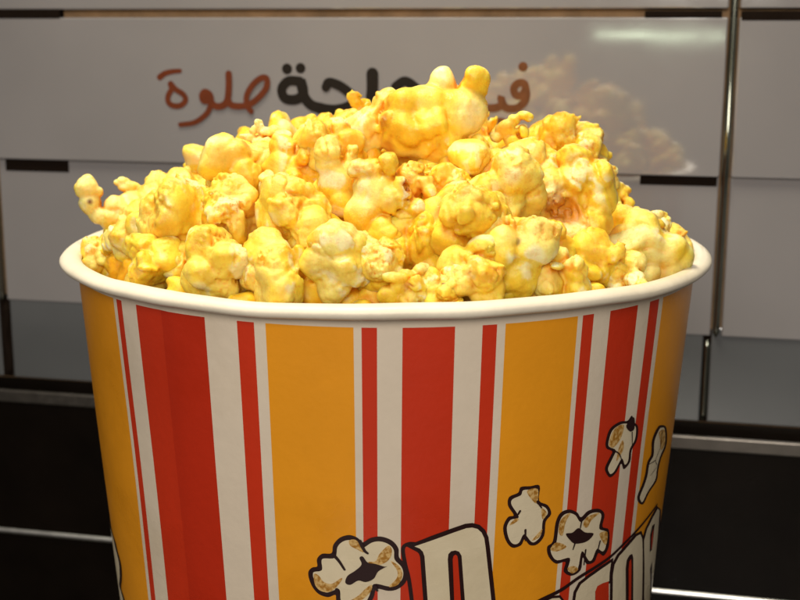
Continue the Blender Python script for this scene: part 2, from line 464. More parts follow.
sp = bm_obj('speck', bm, M_GOLD); sp.parent = rim; sp.matrix_parent_inverse = rim.matrix_world.inverted()
sp.matrix_parent_inverse = Matrix.Translation(-tub.location)

# printed cartoons and lettering on the tub
def cc(crop, pts):
    ox, oy, k = crop
    return [(lambda q: (q[0]*AR, q[1]))(cpx(ox+x/k, oy+y/k)) for x, y in pts]
SCP = .30/F                                    # metres per photo pixel at the tub front
CM = [M_LINE, paper('buttery cream ink', (.70, .60, .42)), M_GOLD, M_RED]
L0, L1, L2, L3 = .00018, .00030, .00042, .00054
def cartoon(crop, outer, wpix, golds=(), darks=(), lines=(), lw=2.2, sq=1.0):
    bm = bmesh.new(); o = cc(crop, outer)
    patch(bm, o, cplace, L0, 0)
    pin = inset(outer, 1.28*wpix*crop[2]); patch(bm, cc(crop, pin), cplace, L1, 1)
    for g_ in golds: patch(bm, cc(crop, g_), cplace, L2, 2)
    for d_ in darks: patch(bm, cc(crop, d_), cplace, L3, 0)
    for i, l_ in enumerate(lines): ribbon(bm, cc(crop, l_), 1.3*lw*SCP*sq, .8*lw*SCP*sq, cplace, L3+.00002+.00007*i, 0)
    return tparent(bm_obj('printed_popcorn', bm, CM))
cA = (300, 510, 6.667)
cartoon(cA, [(60, 405), (85, 378), (118, 370), (116, 322), (150, 287), (212, 283), (224, 228), (268, 180), (330, 163), (385, 182), (418, 212), (470, 183), (540, 174), (612, 200), (655, 252), (660, 312), (702, 358), (720, 420), (702, 482), (650, 524), (590, 535), (512, 522), (492, 575), (455, 640), (390, 690), (320, 690), (268, 650), (244, 600), (238, 560), (190, 575), (130, 556), (88, 510), (63, 450)], 3.6,
        golds=[[(98, 420), (130, 430), (160, 470), (215, 485), (280, 445), (272, 475), (210, 535), (145, 532), (105, 490)],
               [(330, 198), (370, 192), (420, 235), (425, 275), (380, 255), (338, 232)],
               [(588, 232), (612, 262), (602, 312), (560, 350), (500, 362), (455, 340), (505, 335), (530, 288)],
               [(605, 335), (662, 372), (682, 430), (652, 492), (592, 505), (642, 452), (648, 400)],
               [(480, 492), (470, 540), (400, 600), (320, 610), (395, 560), (440, 515)]],
        darks=[[(305, 475), (320, 430), (372, 395), (412, 355), (398, 312), (420, 302), (452, 342), (505, 352), (562, 370), (580, 368), (522, 402), (492, 450), (440, 472), (390, 462), (338, 490)]],
        lines=[[(226, 290), (262, 330), (300, 388)], [(400, 200), (430, 260), (452, 280)], [(250, 520), (262, 560)], [(500, 500), (515, 525)]], lw=3)
cB = (490, 470, 4.615)
cartoon(cB, [(138, 76), (182, 72), (225, 70), (222, 138), (262, 160), (278, 200), (253, 236), (246, 300), (215, 340), (180, 344), (156, 318), (140, 345), (100, 356), (70, 322), (58, 262), (80, 215), (106, 206), (80, 162), (85, 122), (126, 102)], 2.6,
        golds=[[(165, 92), (214, 84), (210, 148), (186, 132)], [(232, 172), (256, 196), (236, 224)], [(188, 322), (222, 305), (236, 268), (214, 290)], [(84, 250), (112, 220), (128, 225), (104, 244)]],
        lines=[[(132, 185), (118, 205), (96, 212)], [(156, 272), (156, 320)], [(210, 140), (228, 168)]], lw=2)
cartoon(cB, [(298, 242), (320, 196), (360, 180), (398, 194), (416, 216), (450, 186), (500, 178), (526, 205), (516, 260), (546, 276), (546, 350), (522, 394), (496, 382), (478, 422), (442, 432), (424, 402), (414, 460), (372, 486), (336, 466), (344, 422), (300, 430), (266, 396), (260, 352), (286, 326)], 2.6,
        golds=[[(310, 282), (320, 226), (364, 194), (342, 238), (328, 298)], [(424, 252), (440, 215), (500, 194), (462, 228), (442, 262)], [(272, 362), (300, 330), (346, 350), (302, 372)], [(500, 290), (536, 284), (530, 342), (510, 322)], [(350, 450), (380, 440), (400, 455), (372, 474)]],
        darks=[[(342, 290), (372, 285), (400, 264), (430, 284), (470, 290), (440, 325), (385, 336), (358, 316)]],
        lines=[[(385, 330), (374, 362)], [(432, 365), (424, 432)], [(498, 325), (480, 392)], [(415, 216), (405, 262)]], lw=1.9)
cD = (590, 400, 5)
cartoon(cD, [(78, 202), (100, 142), (150, 108), (188, 104), (210, 78), (222, 110), (242, 136), (236, 202), (210, 250), (202, 308), (170, 346), (156, 318), (130, 362), (100, 386), (80, 366), (74, 336), (100, 282), (110, 256), (80, 240)], 2.0,
        golds=[[(90, 216), (120, 142), (166, 124), (150, 190), (112, 236)], [(140, 240), (160, 200), (165, 240), (140, 290), (128, 300)]],
        darks=[[(176, 126), (214, 84), (218, 140), (196, 156)]],
        lines=[[(110, 250), (140, 268), (156, 312)], [(205, 160), (205, 235)]], lw=1.7, sq=.8)
cartoon(cD, [(314, 202), (338, 142), (358, 126), (384, 140), (386, 220), (360, 290), (346, 350), (338, 402), (300, 462), (270, 520), (246, 512), (240, 480), (265, 420), (280, 370), (290, 312), (310, 272)], 1.6,
        golds=[[(345, 160), (372, 150), (374, 215), (355, 250), (350, 200)]],
        lines=[[(358, 150), (350, 230), (326, 300), (332, 330), (300, 376)], [(326, 300), (292, 320)]], lw=1.6, sq=.6)
# the cartoon that wraps round the left edge of the tub
def edge_cartoon():
    bm = bmesh.new()
    q = [cpx(x, y) for x, y in [(113.6, 536), (118, 552), (121.5, 566), (121.8, 580), (120.8, 588), (124, 598), (127, 615)]]
    pts = [(a*AR, z) for a, z in q]
    back = [(p[0]-.022, p[1]+.002*math.sin(i*2)) for i, p in enumerate(pts)][::-1]
    patch(bm, pts+back, cplace, L0, 0)
    patch(bm, [(p[0]-.0022, p[1]) for p in pts]+[(p[0]+.001, p[1]) for p in back], cplace, L1, 1)
    tparent(bm_obj('printed_popcorn', bm, CM))
edge_cartoon()
cP = (400, 500, 6)
def letter(crop, outer, wpix, counters=(), reds=(), smooth=False, open_red=()):
    bm = bmesh.new()
    patch(bm, cc(crop, inset(outer, -wpix*crop[2])), cplace, L0, 0, smooth=smooth)
    for o in open_red: patch(bm, cc(crop, o), cplace, L0+.00006, 3, smooth=False)
    patch(bm, cc(crop, outer), cplace, L1, 1, smooth=smooth)
    for c in counters:
        patch(bm, cc(crop, c), cplace, L2, 0, smooth=False)
    for r_ in reds: patch(bm, cc(crop, r_), cplace, L3, 3, smooth=False)
    return tparent(bm_obj('printed_letter', bm, CM))
letter(cP, [(86, 275), (200, 236), (320, 192), (395, 166), (430, 162), (462, 170), (486, 192), (502, 226), (510, 280), (545, 600), (550, 760), (500, 800), (420, 815), (330, 820), (335, 1000), (200, 1040), (165, 600), (146, 335), (136, 306), (118, 288)], 4.4,
       counters=[[(284, 350), (288, 320), (304, 303), (330, 298), (352, 306), (366, 330), (386, 600), (398, 740), (310, 740), (298, 600)]],
       reds=[[(313, 350), (318, 330), (330, 322), (340, 330), (344, 350), (362, 600), (372, 715), (330, 715), (322, 600)]])
# red shadow block of the big letter and its dark line
bm = bmesh.new()
ribbon(bm, cc(cP, [(95, 262), (50, 262), (18, 290), (30, 380), (52, 470), (70, 600), (85, 760)]), 4.2*SCP, 4.2*SCP, cplace, L0-.00008, 0)
tparent(bm_obj('printed_outline', bm, CM))
cR = (540, 490, 5.333)
bm = bmesh.new()
ribbon(bm, cc(cR, [(-60, 620), (0, 584), (110, 528), (200, 464), (300, 402), (370, 354), (450, 280), (530, 200), (585, 135), (626, 78)]), 5.2*SCP, 3.2*SCP, cplace, L1+.00002, 0)
tparent(bm_obj('printed_outline', bm, CM))
letter(cR, [(-70, 660), (-20, 612), (60, 575), (98, 572), (120, 600), (130, 640), (132, 760), (-60, 760)], 2.4)
letter(cR, [(182, 760), (180, 600), (188, 545), (212, 500), (260, 462), (320, 420), (374, 384), (366, 440), (364, 484), (330, 494), (300, 510), (288, 540), (288, 620), (296, 760)], 2.6,
       open_red=[[(290, 530), (300, 506), (330, 492), (362, 486), (362, 760), (292, 760)]])
letter(cR, [(386, 760), (382, 590), (384, 450), (394, 396), (420, 350), (470, 296), (515, 246), (536, 236), (546, 262), (548, 330), (544, 590), (536, 760)], 2.4,
       counters=[[(452, 640), (452, 420), (458, 372), (474, 346), (488, 340), (494, 360), (492, 640)]],
       reds=[[(466, 630), (466, 420), (470, 380), (480, 366), (482, 400), (478, 630)]])
letter(cR, [(560, 700), (556, 560), (558, 420), (556, 270), (574, 208), (604, 148), (630, 100), (640, 110), (630, 240), (612, 420), (596, 700)], 1.6,
       counters=[[(586, 330), (588, 240), (600, 190), (612, 180), (604, 260), (596, 320)], [(584, 640), (588, 420), (598, 380), (596, 480), (590, 640)]],
       reds=[[(591, 318), (593, 246), (603, 205), (600, 262), (594, 312)]])
print('static built', round(time.time()-T0, 1))

# ------------------------------------------------------------------ popcorn: signed distance shapes turned into meshes
LAT = np.random.default_rng(11).random((32, 32, 32)).astype(np.float32)*2-1
def vnoise(X, Y, Z):
    xi = np.floor(X); yi = np.floor(Y); zi = np.floor(Z)
    fx = X-xi; fy = Y-yi; fz = Z-zi
    fx = fx*fx*(3-2*fx); fy = fy*fy*(3-2*fy); fz = fz*fz*(3-2*fz)
    xi = xi.astype(np.int32) & 31; yi = yi.astype(np.int32) & 31; zi = zi.astype(np.int32) & 31
    x1 = (xi+1) & 31; y1 = (yi+1) & 31; z1 = (zi+1) & 31
    a = LAT[xi, yi, zi]*(1-fx)+LAT[x1, yi, zi]*fx; b = LAT[xi, y1, zi]*(1-fx)+LAT[x1, y1, zi]*fx
    c = LAT[xi, yi, z1]*(1-fx)+LAT[x1, yi, z1]*fx; d = LAT[xi, y1, z1]*(1-fx)+LAT[x1, y1, z1]*fx
    return (a*(1-fy)+b*fy)*(1-fz)+(c*(1-fy)+d*fy)*fz

def surface_nets(Dg):
    n = Dg.shape; S = Dg < 0
    cs = tuple(k-1 for k in n)
    cnt = np.zeros(cs, np.int8)
    off = [(i, j, k) for i in (0, 1) for j in (0, 1) for k in (0, 1)]
    sl_ = lambda o: tuple(slice(o[a], o[a]+cs[a]) for a in range(3))
    for o in off: cnt += S[sl_(o)]
    act = (cnt > 0) & (cnt < 8)
    idx = np.full(cs, -1, np.int32); ii = np.argwhere(act); idx[act] = np.arange(len(ii))
    V = np.zeros((len(ii), 3), np.float32); C = np.zeros(len(ii), np.float32)
    vals = {o: Dg[ii[:, 0]+o[0], ii[:, 1]+o[1], ii[:, 2]+o[2]] for o in off}
    for o in off:
        for ax in range(3):
            if o[ax]: continue
            p = list(o); p[ax] = 1; p = tuple(p)
            a, b = vals[o], vals[p]; m = (a < 0) != (b < 0)
            t = np.where(m, a/np.where(m, a-b, 1), 0)
            P = np.tile(np.array(o, np.float32), (len(ii), 1)); P[:, ax] += t
            V += P*m[:, None]; C += m
    V = V/C[:, None]+ii
    quads = []
    for ax in range(3):
        b, c = (ax+1) % 3, (ax+2) % 3
        a0 = [slice(None)]*3; a1 = [slice(None)]*3; a0[ax] = slice(0, -1); a1[ax] = slice(1, None)
        ch = S[tuple(a0)] != S[tuple(a1)]; e = np.argwhere(ch)
        ok = (e[:, b] > 0) & (e[:, c] > 0) & (e[:, b] < n[b]-1) & (e[:, c] < n[c]-1); e = e[ok]
        def cell(db, dc):
            q = e.copy(); q[:, b] += db; q[:, c] += dc; return idx[q[:, 0], q[:, 1], q[:, 2]]
        q = np.stack([cell(-1, -1), cell(0, -1), cell(0, 0), cell(-1, 0)], 1)
        ins = S[e[:, 0], e[:, 1], e[:, 2]]
        q[~ins] = q[~ins][:, ::-1]; quads.append(q)
    return V, np.concatenate(quads)
def tri(Dg, P):
    n = np.array(Dg.shape)-2
    i = np.clip(np.floor(P).astype(np.int32), 0, n); f = np.clip(P-i, 0, 1)
    r = 0
    for a in (0, 1):
        for b in (0, 1):
            for c in (0, 1):
                w = (f[:, 0] if a else 1-f[:, 0])*(f[:, 1] if b else 1-f[:, 1])*(f[:, 2] if c else 1-f[:, 2])
                r = r+w*Dg[i[:, 0]+a, i[:, 1]+b, i[:, 2]+c]
    return r
YEL = np.array((.93, .69, .052)); CRE = np.array((.94, .86, .34)); ORA = np.array((.90, .45, .014)); DEEP = np.array((.68, .20, .008)); BRN = np.array((.16, .035, .008))
def sstep(a, b, x):
    t = np.clip((x-a)/(b-a), 0, 1); return t*t*(3-2*t)
def pop_mesh(lobes, seed, res=64, k=.04, crinkle=.5, pale=.3, orange=.4, cuts=(), hulls=(), tips=(), warp=.16, topbias=.5):
    """lobes: (x, y, z, r) or (x, y, z, rx, ry, rz) in units of the piece radius"""
    L = [l if len(l) == 6 else (l[0], l[1], l[2], l[3], l[3], l[3]) for l in lobes]
    lo = np.min([[l[a]-l[3+a] for a in range(3)] for l in L], 0)-.28; hi = np.max([[l[a]+l[3+a] for a in range(3)] for l in L], 0)+.28
    h = float((hi-lo).max()/res); dims = np.ceil((hi-lo)/h).astype(int)+1
    g_ = [lo[a]+h*np.arange(dims[a], dtype=np.float32) for a in range(3)]
    X, Y, Z = np.meshgrid(*[q.astype(np.float32) for q in g_], indexing='ij')
    so = seed*3.17
    qr = np.array(Matrix.Rotation(.7+seed*.9, 3, Vector((.5, .3+.1*(seed % 5), .8))).to_3x3(), dtype=np.float32)
    NX = qr[0, 0]*X+qr[0, 1]*Y+qr[0, 2]*Z; NY = qr[1, 0]*X+qr[1, 1]*Y+qr[1, 2]*Z; NZ = qr[2, 0]*X+qr[2, 1]*Y+qr[2, 2]*Z
    wx = vnoise(NX*1.7+so, NY*1.7+3, NZ*1.7+9); wy_ = vnoise(NX*1.7+so+11, NY*1.7+7, NZ*1.7+1); wz = vnoise(NX*1.7+so+5, NY*1.7+17, NZ*1.7+13)
    Xw, Yw, Zw = X+warp*wx, Y+warp*wy_, Z+warp*wz
    d = None
    for (x, y, z, a, b, c) in L:
        m = min(a, b, c)
        if a == b == c: e = np.sqrt((Xw-x)**2+(Yw-y)**2+(Zw-z)**2)-a
        else: e = (np.sqrt(((Xw-x)/a)**2+((Yw-y)/b)**2+((Zw-z)/c)**2)-1)*m
        if d is None: d = e
        else:
            hh = np.clip(.5+.5*(d-e)/k, 0, 1); d = d*(1-hh)+e*hh-k*hh*(1-hh)
    # crinkled puffy skin in patches: billow noise leaves round blisters and thin creases
    mask = sstep(-.15, .35, vnoise(NX*1.3+so+2, NY*1.3, NZ*1.3+4)+topbias*(Z-.1)*.8)
    b1 = np.abs(vnoise(NX*3.1+so, NY*3.1+2, NZ*3.1)); b2 = np.abs(vnoise(NX*6.5+so+4, NY*6.5, NZ*6.5+8)); b3 = vnoise(NX*13+so, NY*13+5, NZ*13+2)
    d = d-(.07*b1-.02)*(.5+.5*mask)-.68*crinkle*mask*(.12*b2-.035+.016*b3)-.006*b3
    gr = 1-np.abs(vnoise(NX*1.9+so+6, NY*1.9+12, NZ*1.9+3)); d = d+.075*gr**10*(.35+.65*mask)
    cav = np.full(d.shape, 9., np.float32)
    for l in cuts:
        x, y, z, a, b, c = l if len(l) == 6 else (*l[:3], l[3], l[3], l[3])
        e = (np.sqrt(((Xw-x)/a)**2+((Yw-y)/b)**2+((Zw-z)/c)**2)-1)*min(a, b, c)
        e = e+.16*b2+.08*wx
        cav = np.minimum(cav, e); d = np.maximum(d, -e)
    V, Q = surface_nets(d.astype(np.float32))
    lab = np.arange(len(V))                                   # keep the one connected body, drop loose flecks
    while True:
        mn = lab[Q].min(1); new = lab.copy()
        for j in range(4): np.minimum.at(new, Q[:, j], mn)
        new = new[new]
        if (new == lab).all(): break
        lab = new
    main = np.bincount(lab).argmax(); keep = lab == main
    if not keep.all():
        ren = np.cumsum(keep)-1; Q = ren[Q[keep[Q[:, 0]]]]; V = V[keep]
    gx = np.stack([tri(d, V+np.eye(3)[a]*1.0)-tri(d, V-np.eye(3)[a]*1.0) for a in range(3)], 1)
    nrm = gx/np.maximum(np.linalg.norm(gx, axis=1, keepdims=True), 1e-6)
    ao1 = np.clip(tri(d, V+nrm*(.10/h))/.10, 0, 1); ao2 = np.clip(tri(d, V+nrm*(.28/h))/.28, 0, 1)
    P = lo+V*h
    p1 = vnoise(P[:, 0]*1.5+so+1, P[:, 1]*1.5+6, P[:, 2]*1.5); p2 = vnoise(P[:, 0]*2.2+so+8, P[:, 1]*2.2, P[:, 2]*2.2+3)
    mk = tri(mask, V)
    pl = np.clip(pale*(sstep(-.3, .5, p1)+.45*nrm[:, 2]), 0, 1)[:, None]  # cream grows on upward faces, top light put into the colour
    og = np.clip(.9*orange*(sstep(.0, .55, p2)+.35*mk-.25*nrm[:, 2]), 0, 1)[:, None]  # butter patches, plus shade painted as orange on downward faces
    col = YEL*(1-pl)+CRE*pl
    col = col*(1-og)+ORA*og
    cr = ((1-ao1)*.65+(1-ao2)*.35)[:, None]; cr = np.clip(cr*1.05, 0, 1)  # butter orange in creases, with shade painted in by occlusion
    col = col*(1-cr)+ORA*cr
    dp = np.clip((1-ao2)-.55, 0, 1)[:, None]*1.1; col = col*(1-dp)+DEEP*dp  # deepest hollows get a darker tint, shade painted into the colour
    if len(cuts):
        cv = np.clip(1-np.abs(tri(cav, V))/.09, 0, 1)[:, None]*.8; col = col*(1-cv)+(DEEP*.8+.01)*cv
    for (x, y, z, r) in hulls:
        q = np.clip(1.6-np.linalg.norm(P-np.array((x, y, z)), axis=1)/r*1.2, 0, 1)[:, None]; col = col*(1-q)+BRN*q
    p3 = vnoise(P[:, 0]*2.9+so+3, P[:, 1]*2.9+9, P[:, 2]*2.9+5)
    ts = (sstep(.34, .66, p3)*(.25+.75*mk)*min(1., .25+orange))[:, None]*.75; col = col*(1-ts)+np.array((.76, .32, .012))*ts
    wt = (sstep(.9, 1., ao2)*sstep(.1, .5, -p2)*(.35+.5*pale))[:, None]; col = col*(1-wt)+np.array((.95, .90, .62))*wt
    for (x, y, z, r) in tips:
        q = np.clip(1.5-np.linalg.norm(P-np.array((x, y, z)), axis=1)/r, 0, 1)[:, None]*.6; col = col*(1-q)+np.array((.95, .88, .50))*q
    alpha = np.clip(.24+.7*mk*crinkle*1.2, 0, 1)
    me = bpy.data.meshes.new('popcorn_piece')
    nv, nq = len(P), len(Q)
    me.vertices.add(nv); me.loops.add(nq*4); me.polygons.add(nq)
    me.vertices.foreach_set('co', P.astype(np.float32).ravel())
    me.loops.foreach_set('vertex_index', Q.astype(np.int32).ravel())
    me.polygons.foreach_set('loop_start', (np.arange(nq)*4).astype(np.int32))
    me.update(calc_edges=True)
    me.polygons.foreach_set('use_smooth', np.ones(nq, bool))
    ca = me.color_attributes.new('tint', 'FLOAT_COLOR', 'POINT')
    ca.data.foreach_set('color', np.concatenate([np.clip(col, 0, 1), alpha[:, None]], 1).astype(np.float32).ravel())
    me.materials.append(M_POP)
    return me

def gen(seed, n=7, big=.42, sub=2, petals=1):
    """a butterfly kernel: fat lobes round a core, knobs on the lobes"""
    r = random.Random(seed); L = [(0, 0, 0, .52)]
    rot = r.uniform(0, 6)
    for i in range(n):
        zz = 1-2*(i+.5)/n; a = rot+i*2.39996+r.uniform(-.35, .35); q = math.sqrt(1-zz*zz)
        dv = Vector((q*math.cos(a), q*math.sin(a), zz+r.uniform(-.2, .2))).normalized()
        rr = big*r.uniform(.72, 1.2); ds = r.uniform(.42, .66); c = dv*ds
        L.append((c.x, c.y, c.z, rr*r.uniform(.85, 1.15), rr*r.uniform(.85, 1.15), rr*r.uniform(.85, 1.15)))
        for j in range(r.randint(0, sub)):
            e = (dv+Vector((r.gauss(0, .5), r.gauss(0, .5), r.gauss(0, .5)))).normalized()
            s = c+e*rr*.85; L.append((s.x, s.y, s.z, r.uniform(.13, .22)))
    for i in range(petals):
        dv = Vector((r.gauss(0, 1), r.gauss(0, 1)-.5, r.gauss(0, 1)+.4)).normalized(); c = dv*r.uniform(.74, .9)
        q = [r.uniform(.2, .34) for _ in range(3)]; ax = sorted(range(3), key=lambda t_: abs(dv[t_]))[r.randint(0, 1)]; q[ax] = r.uniform(.075, .11)
        L.append((c.x, c.y, c.z, *q))
    return L

# the heap the pieces rest on: centre height over the tub floor as a function of the radius
def zc(r): return -.001+.042*max(-.15, 1-(r/.088)**2)
def at(px, py, lift=0.0):
    d = ray(px, py); best = None
    k = .27
    while k < .48:
        p = CAM+d*k; r_ = math.hypot(p.x, p.y); g0 = p.z-zc(r_)-lift+max(0, r_-.086)*3
        if best is None or g0 < best[0]: best = (g0, k)
        if g0 <= 0: break
        k += .001
    return CAM+d*best[1], best[1]
PIECES = []
def pop(px, py, rpx, label, lobes=None, seed=0, lift=0.0, dk=0.0, rot=None, free=False, kfix=None, **kw):
    p, k = at(px, py, lift); k = kfix or k+dk; p = CAM+ray(px, py)*k
    s = rpx*k/F*(1.12 if lobes else 1.26)
    if not lobes and 'hulls' not in kw and seed % 3 == 0:
        hr = random.Random(seed+900); a_ = hr.uniform(-1, 1); kw['hulls'] = [(.6*math.sin(a_), -.62*math.cos(a_), hr.uniform(-.3, .45), .09)]
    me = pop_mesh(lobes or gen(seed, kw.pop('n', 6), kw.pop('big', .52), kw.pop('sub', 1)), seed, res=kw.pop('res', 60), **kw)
    o = bpy.data.objects.new('popcorn_piece', me); COL.objects.link(o)
    rr = math.hypot(p.x, p.y); lim = .0935-.82*s
    if rr > lim and p.z < .009 and not free: p = Vector((p.x*lim/rr, p.y*lim/rr, p.z))
    o.location = p; o.scale = (s, s, s)
    if rot: o.rotation_euler = rot
    tag(o, label, 'popcorn', 'buttered popcorn heaped in the tub'); PIECES.append((p, s))
    return o
# --- hand shaped pieces (x right, y away, z up)
pop(422, 128, 50, 'largest popcorn piece crowning the heap, with a pointed ear and a round knob on top', [
    (.25, 0, -.22, .62, .6, .52), (-.35, .0, -.05, .56, .5, .46), (-.95, .1, .02, .44, .4, .42), (.6, 0, .18, .52, .5, .48), (.1, -.1, .35, .52, .45, .34), (-.3, -.25, .38, .36, .3, .28),
    (-.25, -.42, .05, .32), (.05, -.48, .1, .26), (-.48, -.38, .12, .24), (.28, -.5, .12, .22), (.85, -.1, .35, .34),
    (.40, .02, .66, .26, .2, .27), (.34, .02, .85, .16, .14, .19), (.92, 0, .70, .26), (.98, -.02, .90, .25), (.86, -.10, .98, .15), (-1.05, .1, -.25, .3), (-.6, .2, .35, .34)],
    seed=3, res=96, crinkle=.55, pale=.55, orange=.42, k=.06, warp=.10, cuts=[(-.66, -.5, .1, .06, .3, .26)], lift=.004, tips=[(.34, 0, .95, .25), (.85, -.3, .25, .3)])
pop(108, 207, 30, 'pale popcorn piece shaped like a bird head leaning over the left rim', [
    (-.6, 0, .54, .42, .34, .38), (-.24, -.02, .47, .18), (-.50, -.02, .1, .36, .32, .36), (-.24, 0, -.26, .34, .32, .3), (.12, 0, -.36, .4), (.22, -.04, .04, .3), (.82, .05, -.12, .62, .5, .56), (.66, 0, -.95, .55), (1.27, .1, .2, .5),
    (.58, .15, .56, .27, .2, .2), (.42, .16, .72, .22, .18, .17), (.3, 0, -.85, .46)],
    seed=5, res=84, crinkle=.25, pale=.8, orange=.25, warp=.07, hulls=[(-.44, -.36, .2, .10)], lift=.005, free=True, kfix=.386)
pop(333, 177, 33, 'thumb shaped popcorn piece standing upright left of the centre of the heap', [
    (-.14, -.1, .72, .42, .38, .42), (-.12, -.05, .35, .38, .38, .4), (.05, 0, -.15, .55, .5, .6), (.25, 0, -.65, .5, .5, .45), (.5, -.05, .5, .2), (.56, 0, .68, .19), (.45, 0, .15, .35), (-.35, .1, -.4, .35)],
    seed=8, res=76, crinkle=.35, pale=.45, orange=.3, warp=.09, lift=.005)
pop(388, 196, 42, 'knobbly popcorn piece with two upright ears in the middle of the heap', [
    (-.15, 0, 0, .6, .55, .62), (-.45, -.1, -.35, .48, .45, .5), (.35, -.05, -.4, .6, .5, .42), (.05, -.25, .72, .22, .2, .32), (-.55, -.1, .55, .24), (-.3, -.1, .5, .3), (.5, .05, .35, .3, .3, .4), (.8, -.1, .3, .2), (.9, -.2, .1, .18), (.95, -.1, -.12, .2),
    (.62, -.4, -.25, .22), (.28, -.4, .1, .2, .18, .36), (.05, -.45, -.05, .24, .2, .3), (0, -.3, -.75, .45), (.75, 0, -.65, .34)],
    seed=12, res=88, crinkle=.6, pale=.55, orange=.5, warp=.08, cuts=[(.42, -.5, .2, .14, .3, .26)], lift=.006)
pop(338, 254, 35, 'smooth rounded popcorn piece just inside the front rim, left of centre', [
    (-.05, 0, .32, .68, .62, .58), (.1, -.08, -.28, .7, .62, .55), (-.4, 0, -.2, .5), (.4, 0, .15, .48), (-.1, 0, -.75, .5), (.62, 0, -.5, .32)],
    seed=14, res=76, crinkle=.16, pale=.5, orange=.12, warp=.14, lift=.008)
pop(405, 284, 27, 'small folded popcorn piece with pale straps against the front rim', [
    (0, 0, 0, .5), (-.5, -.25, .3, .3, .22, .18), (-.15, -.4, .25, .34, .18, .16), (.35, -.4, 0, .28, .18, .28), (.6, -.3, -.3, .24, .2, .34), (-.5, -.1, -.3, .36), (.1, -.2, -.45, .42), (.5, .1, .4, .32), (.95, -.1, .1, .3, .25, .22)],
    seed=17, res=64, crinkle=.4, pale=.6, orange=.35, warp=.1, lift=.006, cuts=[(.1, -.6, -.02, .2, .2, .14)])
pop(566, 207, 43, 'hollow popcorn piece with an open toasted cavity, right side of the heap', [
    (.05, .15, 0, .72, .6, .72), (-.05, -.2, -.52, .7, .42, .3), (.55, -.15, -.3, .45), (.7, 0, .15, .45), (.6, 0, .6, .42), (.2, -.05, .55, .42), (-.35, -.1, .5, .34), (-.62, -.15, -.1, .28, .28, .36), (.2, .1, .95, .4), (.85, 0, .45, .24), (.3, -.1, -.85, .42), (-.42, -.36, .34, .26, .16, .10)],
    seed=21, res=88, crinkle=.5, pale=.35, orange=.4, warp=.08, tips=[(-.25, -.45, -.55, .28), (.25, -.5, -.5, .28), (-.35, -.4, .36, .2)], cuts=[(-.12, -.60, -.02, .44, .62, .30)], lift=.004)
pop(516, 140, 26, 'small claw shaped popcorn piece curling up to the right of the crown', [
    (-.1, 0, .65, .26, .22, .22), (.25, 0, .78, .26, .2, .16), (.45, 0, .7, .16), (-.38, 0, .38, .28), (-.2, 0, .05, .3), (.05, 0, -.3, .4), (.3, 0, -.6, .45), (-.3, 0, -.6, .4), (.25, 0, .2, .26), (-.7, .0, .1, .2)],
    seed=23, res=64, crinkle=.4, pale=.5, orange=.5, warp=.1, lift=.008)
pop(640, 250, 40, 'broad pale popcorn piece lying inside the right rim', [
    (0, 0, .1, .75, .6, .5), (-.5, -.1, -.1, .5, .45, .45), (.55, -.05, 0, .5, .45, .42), (-.1, -.15, -.4, .6, .5, .35), (.6, 0, -.45, .4), (.05, .1, .45, .45), (.95, 0, -.2, .3), (-.2, -.4, .05, .3)],
    seed=26, res=80, crinkle=.25, pale=.85, orange=.15, warp=.12, lift=.004)
pop(263, 142, 25, 'crumpled popcorn piece with a thin pale flake sticking up at the left of the crown', [
    (.3, 0, -.3, .55), (.65, 0, .05, .45), (-.1, 0, -.15, .4), (-.38, 0, .12, .34, .16, .17), (-.10, .02, .52, .17, .12, .36), (.1, 0, .34, .3, .2, .26), (-.68, 0, .18, .22, .11, .09), (-.28, 0, .34, .2, .12, .2), (.9, .1, -.4, .5), (.4, 0, .35, .3)],
    seed=29, res=76, crinkle=.25, pale=.9, orange=.15, warp=.06, lift=.006, tips=[(-.1, 0, .7, .35), (-.7, 0, .2, .35)])
